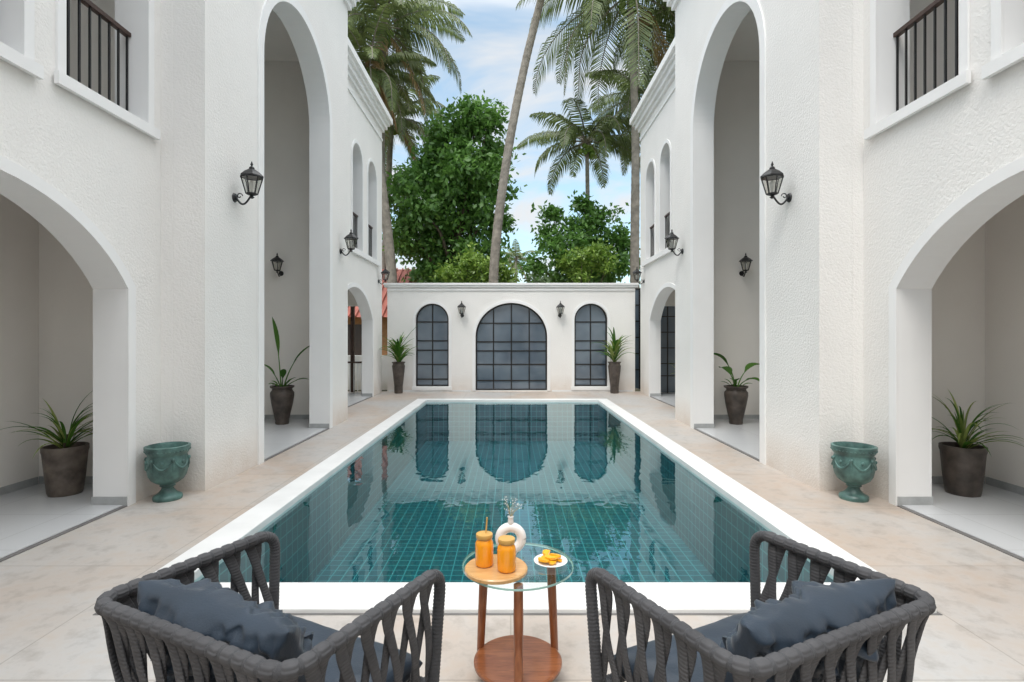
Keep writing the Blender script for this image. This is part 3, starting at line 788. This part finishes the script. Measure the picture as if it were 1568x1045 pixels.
for i in range(34):
    x=-25+i*1.5+rr.uniform(-.6,.6); y=44+rr.uniform(-4,6); h=rr.uniform(5.0,8.2) if abs(x)>3 else rr.uniform(4.5,6.6)
    for z in (h-1.2,h-3.0,h-4.8): cl.append((x+rr.uniform(-.8,.8),y,z,rr.uniform(1.1,1.6)))
v,f=leaves(cl,18,.46,5,.5); foliage_obj('foliage',v,f,M_LEAFF,e)
# ---- palms
def palm(name,base,path,nf,Lf,seed,tr=.15,droop=1.7,elr=(-.5,1.25),lw=.062,azs=None,nl=54,nuts=True,dry=2):
    e=empty(name,base); m=MB(); rnd=random.Random(seed); b0=Vector(base)
    P=[Vector(p)-b0 for p in path]
    Q=[]
    for i in range(len(P)-1):
        p0=P[max(i-1,0)];p1=P[i];p2=P[i+1];p3=P[min(i+2,len(P)-1)]
        for k in range(12):
            t=k/12; Q.append(.5*((2*p1)+(p2-p0)*t+(2*p0-5*p1+4*p2-p3)*t*t+(3*p1-p0-3*p2+p3)*t**3))
    Q.append(P[-1]); Q=resample(Q,.08); n=len(Q)
    m.tube(Q,[tr*(1.25-.5*i/n)*(1+.05*(i%3==0)) for i in range(n)],10); m.obj('trunk',[M_TRUNK],e,smooth=True)
    C=Q[-1]; m=MB()
    for k in range(nf):
        az=(k*2.39996+rnd.uniform(-.25,.25)); q=k/nf
        isdry=k<dry
        el=elr[0]+(elr[1]-elr[0])*q+rnd.uniform(-.12,.12)
        Ln=Lf*rnd.uniform(.85,1.1); ns=16; p=C.copy(); hd=Vector((math.cos(az),math.sin(az),0)); sd=Vector((-math.sin(az),math.cos(az),0))
        dr=droop*rnd.uniform(.75,1.2)*(.75+.35*(1-q)); pts=[];tg=[]
        if isdry: el=-.9; dr=.6
        for i in range(ns+1):
            t=i/ns; pit=max(-1.5,el-dr*t**1.4); d=hd*math.cos(pit)+Vector((0,0,math.sin(pit))); pts.append(p.copy()); tg.append(d); p=p+d*Ln/ns
        m.tube(pts,[.035*(1-.9*i/ns)+.004 for i in range(ns+1)],5,1)
        for j in range(nl):
            t=.14+.86*j/nl; x=t*ns; i=min(int(x),ns-1); fr=x-i
            pp=pts[i].lerp(pts[i+1],fr); d=tg[i]
            ll=Lf*.25*(math.sin(math.pi*min(1,.18+t*.80))**.7)*rnd.uniform(.85,1.1)
            for sg in (-1,1):
                if rnd.random()<.05: continue
                o1=(sd*sg*.95+d*.45+Vector((0,0,-.15-.3*rnd.random()))).normalized(); o2=(sd*sg*.5+d*.4+Vector((0,0,-.95-.4*rnd.random()))).normalized()
                a=pp; b_=a+o1*ll*.5; c=b_+o2*ll*.5; w=d*lw*.5
                m.add([a-w*.6,a+w*.6,b_+w,b_-w,c],[(0,1,2,3),(3,2,4)],2 if isdry else 0)
    if nuts:
        for k in range(12):
            a=rnd.uniform(0,6.28); m.sphere(C+Vector((.28*math.cos(a),.28*math.sin(a),-.2-rnd.random()*.35)),.11,3,8,6)
    m.obj('fronds',[M_LEAFP,M_TRUNK,M_DRY,M_LEAFL],e)
palm('coconut_palm',(-4.35,20,0),[(-4.35,20,-.2),(-4.45,20,4),(-4.85,20,8),(-4.75,20,13.2)],26,3.8,21,.17,1.9,dry=3)
palm('coconut_palm',(-4.2,19.2,0),[(-4.2,19.2,-.2),(-4.25,19.2,4),(-4.7,19.2,8),(-5.1,19.2,11.2)],20,2.8,22,.13,1.9,dry=2)
palm('coconut_palm',(-6.0,24,0),[(-6.0,24,-.2),(-5.6,24,6),(-5.35,24,11.4)],20,3.2,25,.15,1.9)
palm('coconut_palm',(-.60,18,0),[(-.60,18,-.2),(-.56,18,3.9),(-.15,18,7.46),(.42,18,10.5),(1.05,18,13.1),(2.4,18,18.8)],20,3.6,23,.14,1.6)
palm('coconut_palm',(4.45,19,0),[(4.45,19,-.2),(4.4,19,4),(4.42,19,9),(4.22,19,13.8)],28,4.9,24,.145,1.8,dry=1)
palm('coconut_palm',(6.4,23,0),[(6.4,23,-.2),(6.2,23,6),(5.9,23,11.8)],22,3.5,26,.15,1.8,dry=1)
palm('coconut_palm',(7.6,20,0),[(7.6,20,-.2),(7.3,20,6),(7.0,20,14.2)],22,4.2,31,.15,1.7,dry=1)
palm('coconut_palm',(3.3,22.5,0),[(3.3,22.5,-.2),(3.25,22.5,6),(3.2,22.5,9.8)],17,3.4,27,.10,1.8,elr=(0,.95),lw=.062,dry=0)
palm('coconut_palm',(.3,40,0),[(.3,40,-.2),(.35,40,4),(.4,40,7.4)],16,2.0,28,.12,1.7,nuts=False,lw=.07,nl=26)
palm('coconut_palm',(-.9,43,0),[(-.9,43,-.2),(-.9,43,4),(-.8,43,7.6)],16,2.0,29,.12,1.7,nuts=False,lw=.07,nl=26)

H=empty('red_roofed_house',(-9,23,0)); m=MB()
m.box(-4.5,4.3,-2.4,3,0,2.6,1)
m.add([(-5,-3.2,2.35),(4.8,-3.2,2.35),(4.8,.6,4.6),(-5,.6,4.6),(4.8,4,2.6),(-5,4,2.6)],[(0,1,2,3),(3,2,4,5)],0)
m.add([(4.3,-2.4,2.6),(4.3,3,2.6),(4.3,.6,4.4)],[(0,1,2)],1)
for i in range(40):
    x=-5+i*.25; m.tube([(x,-3.2,2.38),(x,.6,4.63)],.035,5,0)
for x in (-3,0,2.6): m.box(x,x+.9,-2.43,-2.41,.9,2.1,2)
m.obj('house_body',[M_ROOF,M_ORWALL,M_HAND],H)

# ------------------------------------------------------------------ world & sun
w=bpy.data.worlds.new("World"); scene.world=w; w.use_nodes=True; nt=w.node_tree; bg=nt.nodes['Background']
sky=N(nt,'ShaderNodeTexSky'); sky.sky_type='NISHITA'; sky.sun_disc=False
SE,SR=math.radians(58),math.radians(205)
sky.sun_elevation=SE; sky.sun_rotation=SR; sky.air_density=1.0; sky.dust_density=.5
tc=N(nt,'ShaderNodeTexCoord'); sx=N(nt,'ShaderNodeSeparateXYZ'); L(nt,tc.outputs['Generated'],sx.inputs[0])
zc=N(nt,'ShaderNodeMath',operation='MAXIMUM'); zc.inputs[1].default_value=0; L(nt,sx.outputs['Z'],zc.inputs[0])
za=N(nt,'ShaderNodeMath',operation='ADD'); za.inputs[1].default_value=.18; L(nt,zc.outputs[0],za.inputs[0])
dx=N(nt,'ShaderNodeMath',operation='DIVIDE'); L(nt,sx.outputs['X'],dx.inputs[0]); L(nt,za.outputs[0],dx.inputs[1])
dy=N(nt,'ShaderNodeMath',operation='DIVIDE'); L(nt,sx.outputs['Y'],dy.inputs[0]); L(nt,za.outputs[0],dy.inputs[1])
cb=N(nt,'ShaderNodeCombineXYZ'); L(nt,dx.outputs[0],cb.inputs['X']); L(nt,dy.outputs[0],cb.inputs['Y'])
n1=noise_tex(nt,cb.outputs[0],1.9,5,.58,.6)
cv=N(nt,'ShaderNodeMapRange'); cv.inputs['From Min'].default_value=.5; cv.inputs['From Max'].default_value=.9; cv.inputs['To Min'].default_value=0; cv.inputs['To Max'].default_value=.25
L(nt,zc.outputs[0],cv.inputs['Value']); ca2=N(nt,'ShaderNodeMath',operation='ADD'); L(nt,n1.outputs['Fac'],ca2.inputs[0]); L(nt,cv.outputs[0],ca2.inputs[1])
cf=ramp(nt,ca2.outputs[0],[(.40,(.16,.16,.16)),(.62,(1,1,1))])
gr=N(nt,'ShaderNodeMapRange'); gr.inputs['From Min'].default_value=.5; gr.inputs['From Max'].default_value=1; gr.inputs['To Min'].default_value=8.8; gr.inputs['To Max'].default_value=45
L(nt,zc.outputs[0],gr.inputs['Value'])
cc=N(nt,'ShaderNodeVectorMath',operation='SCALE'); cc.inputs[0].default_value=(.97,.99,1.01); L(nt,gr.outputs[0],cc.inputs['Scale'])
ss=N(nt,'ShaderNodeVectorMath',operation='MULTIPLY_ADD'); ss.inputs[1].default_value=(1.9,2.2,2.0); ss.inputs[2].default_value=(1.4,1.8,2.1); L(nt,sky.outputs[0],ss.inputs[0])
mx=N(nt,'ShaderNodeMix',data_type='RGBA'); L(nt,cf,mx.inputs['Factor']); L(nt,ss.outputs[0],mx.inputs['A']); L(nt,cc.outputs[0],mx.inputs['B'])
L(nt,mx.outputs['Result'],bg.inputs['Color']); bg.inputs['Strength'].default_value=.1
sl=bpy.data.lights.new('sun','SUN'); sl.energy=1.4; sl.angle=math.radians(20); sl.color=(1,.95,.88)
so=bpy.data.objects.new('sun',sl); col.objects.link(so)
vec=Vector((math.sin(SR)*math.cos(SE),math.cos(SR)*math.cos(SE),math.sin(SE))); so.rotation_euler=vec.to_track_quat('Z','Y').to_euler()

# ------------------------------------------------------------------ camera
cam=bpy.data.cameras.new('camera'); co_=bpy.data.objects.new('camera',cam); col.objects.link(co_)
co_.location=(0,0,1.6); co_.rotation_euler=(math.pi/2,0,0); cam.sensor_width=36; cam.lens=36*820/1568
cam.shift_x=2/1568; cam.shift_y=-5.5/1568; cam.clip_start=.05; cam.clip_end=2000
scene.camera=co_
scene.view_settings.view_transform='Standard'; scene.view_settings.look='None'; scene.view_settings.exposure=0
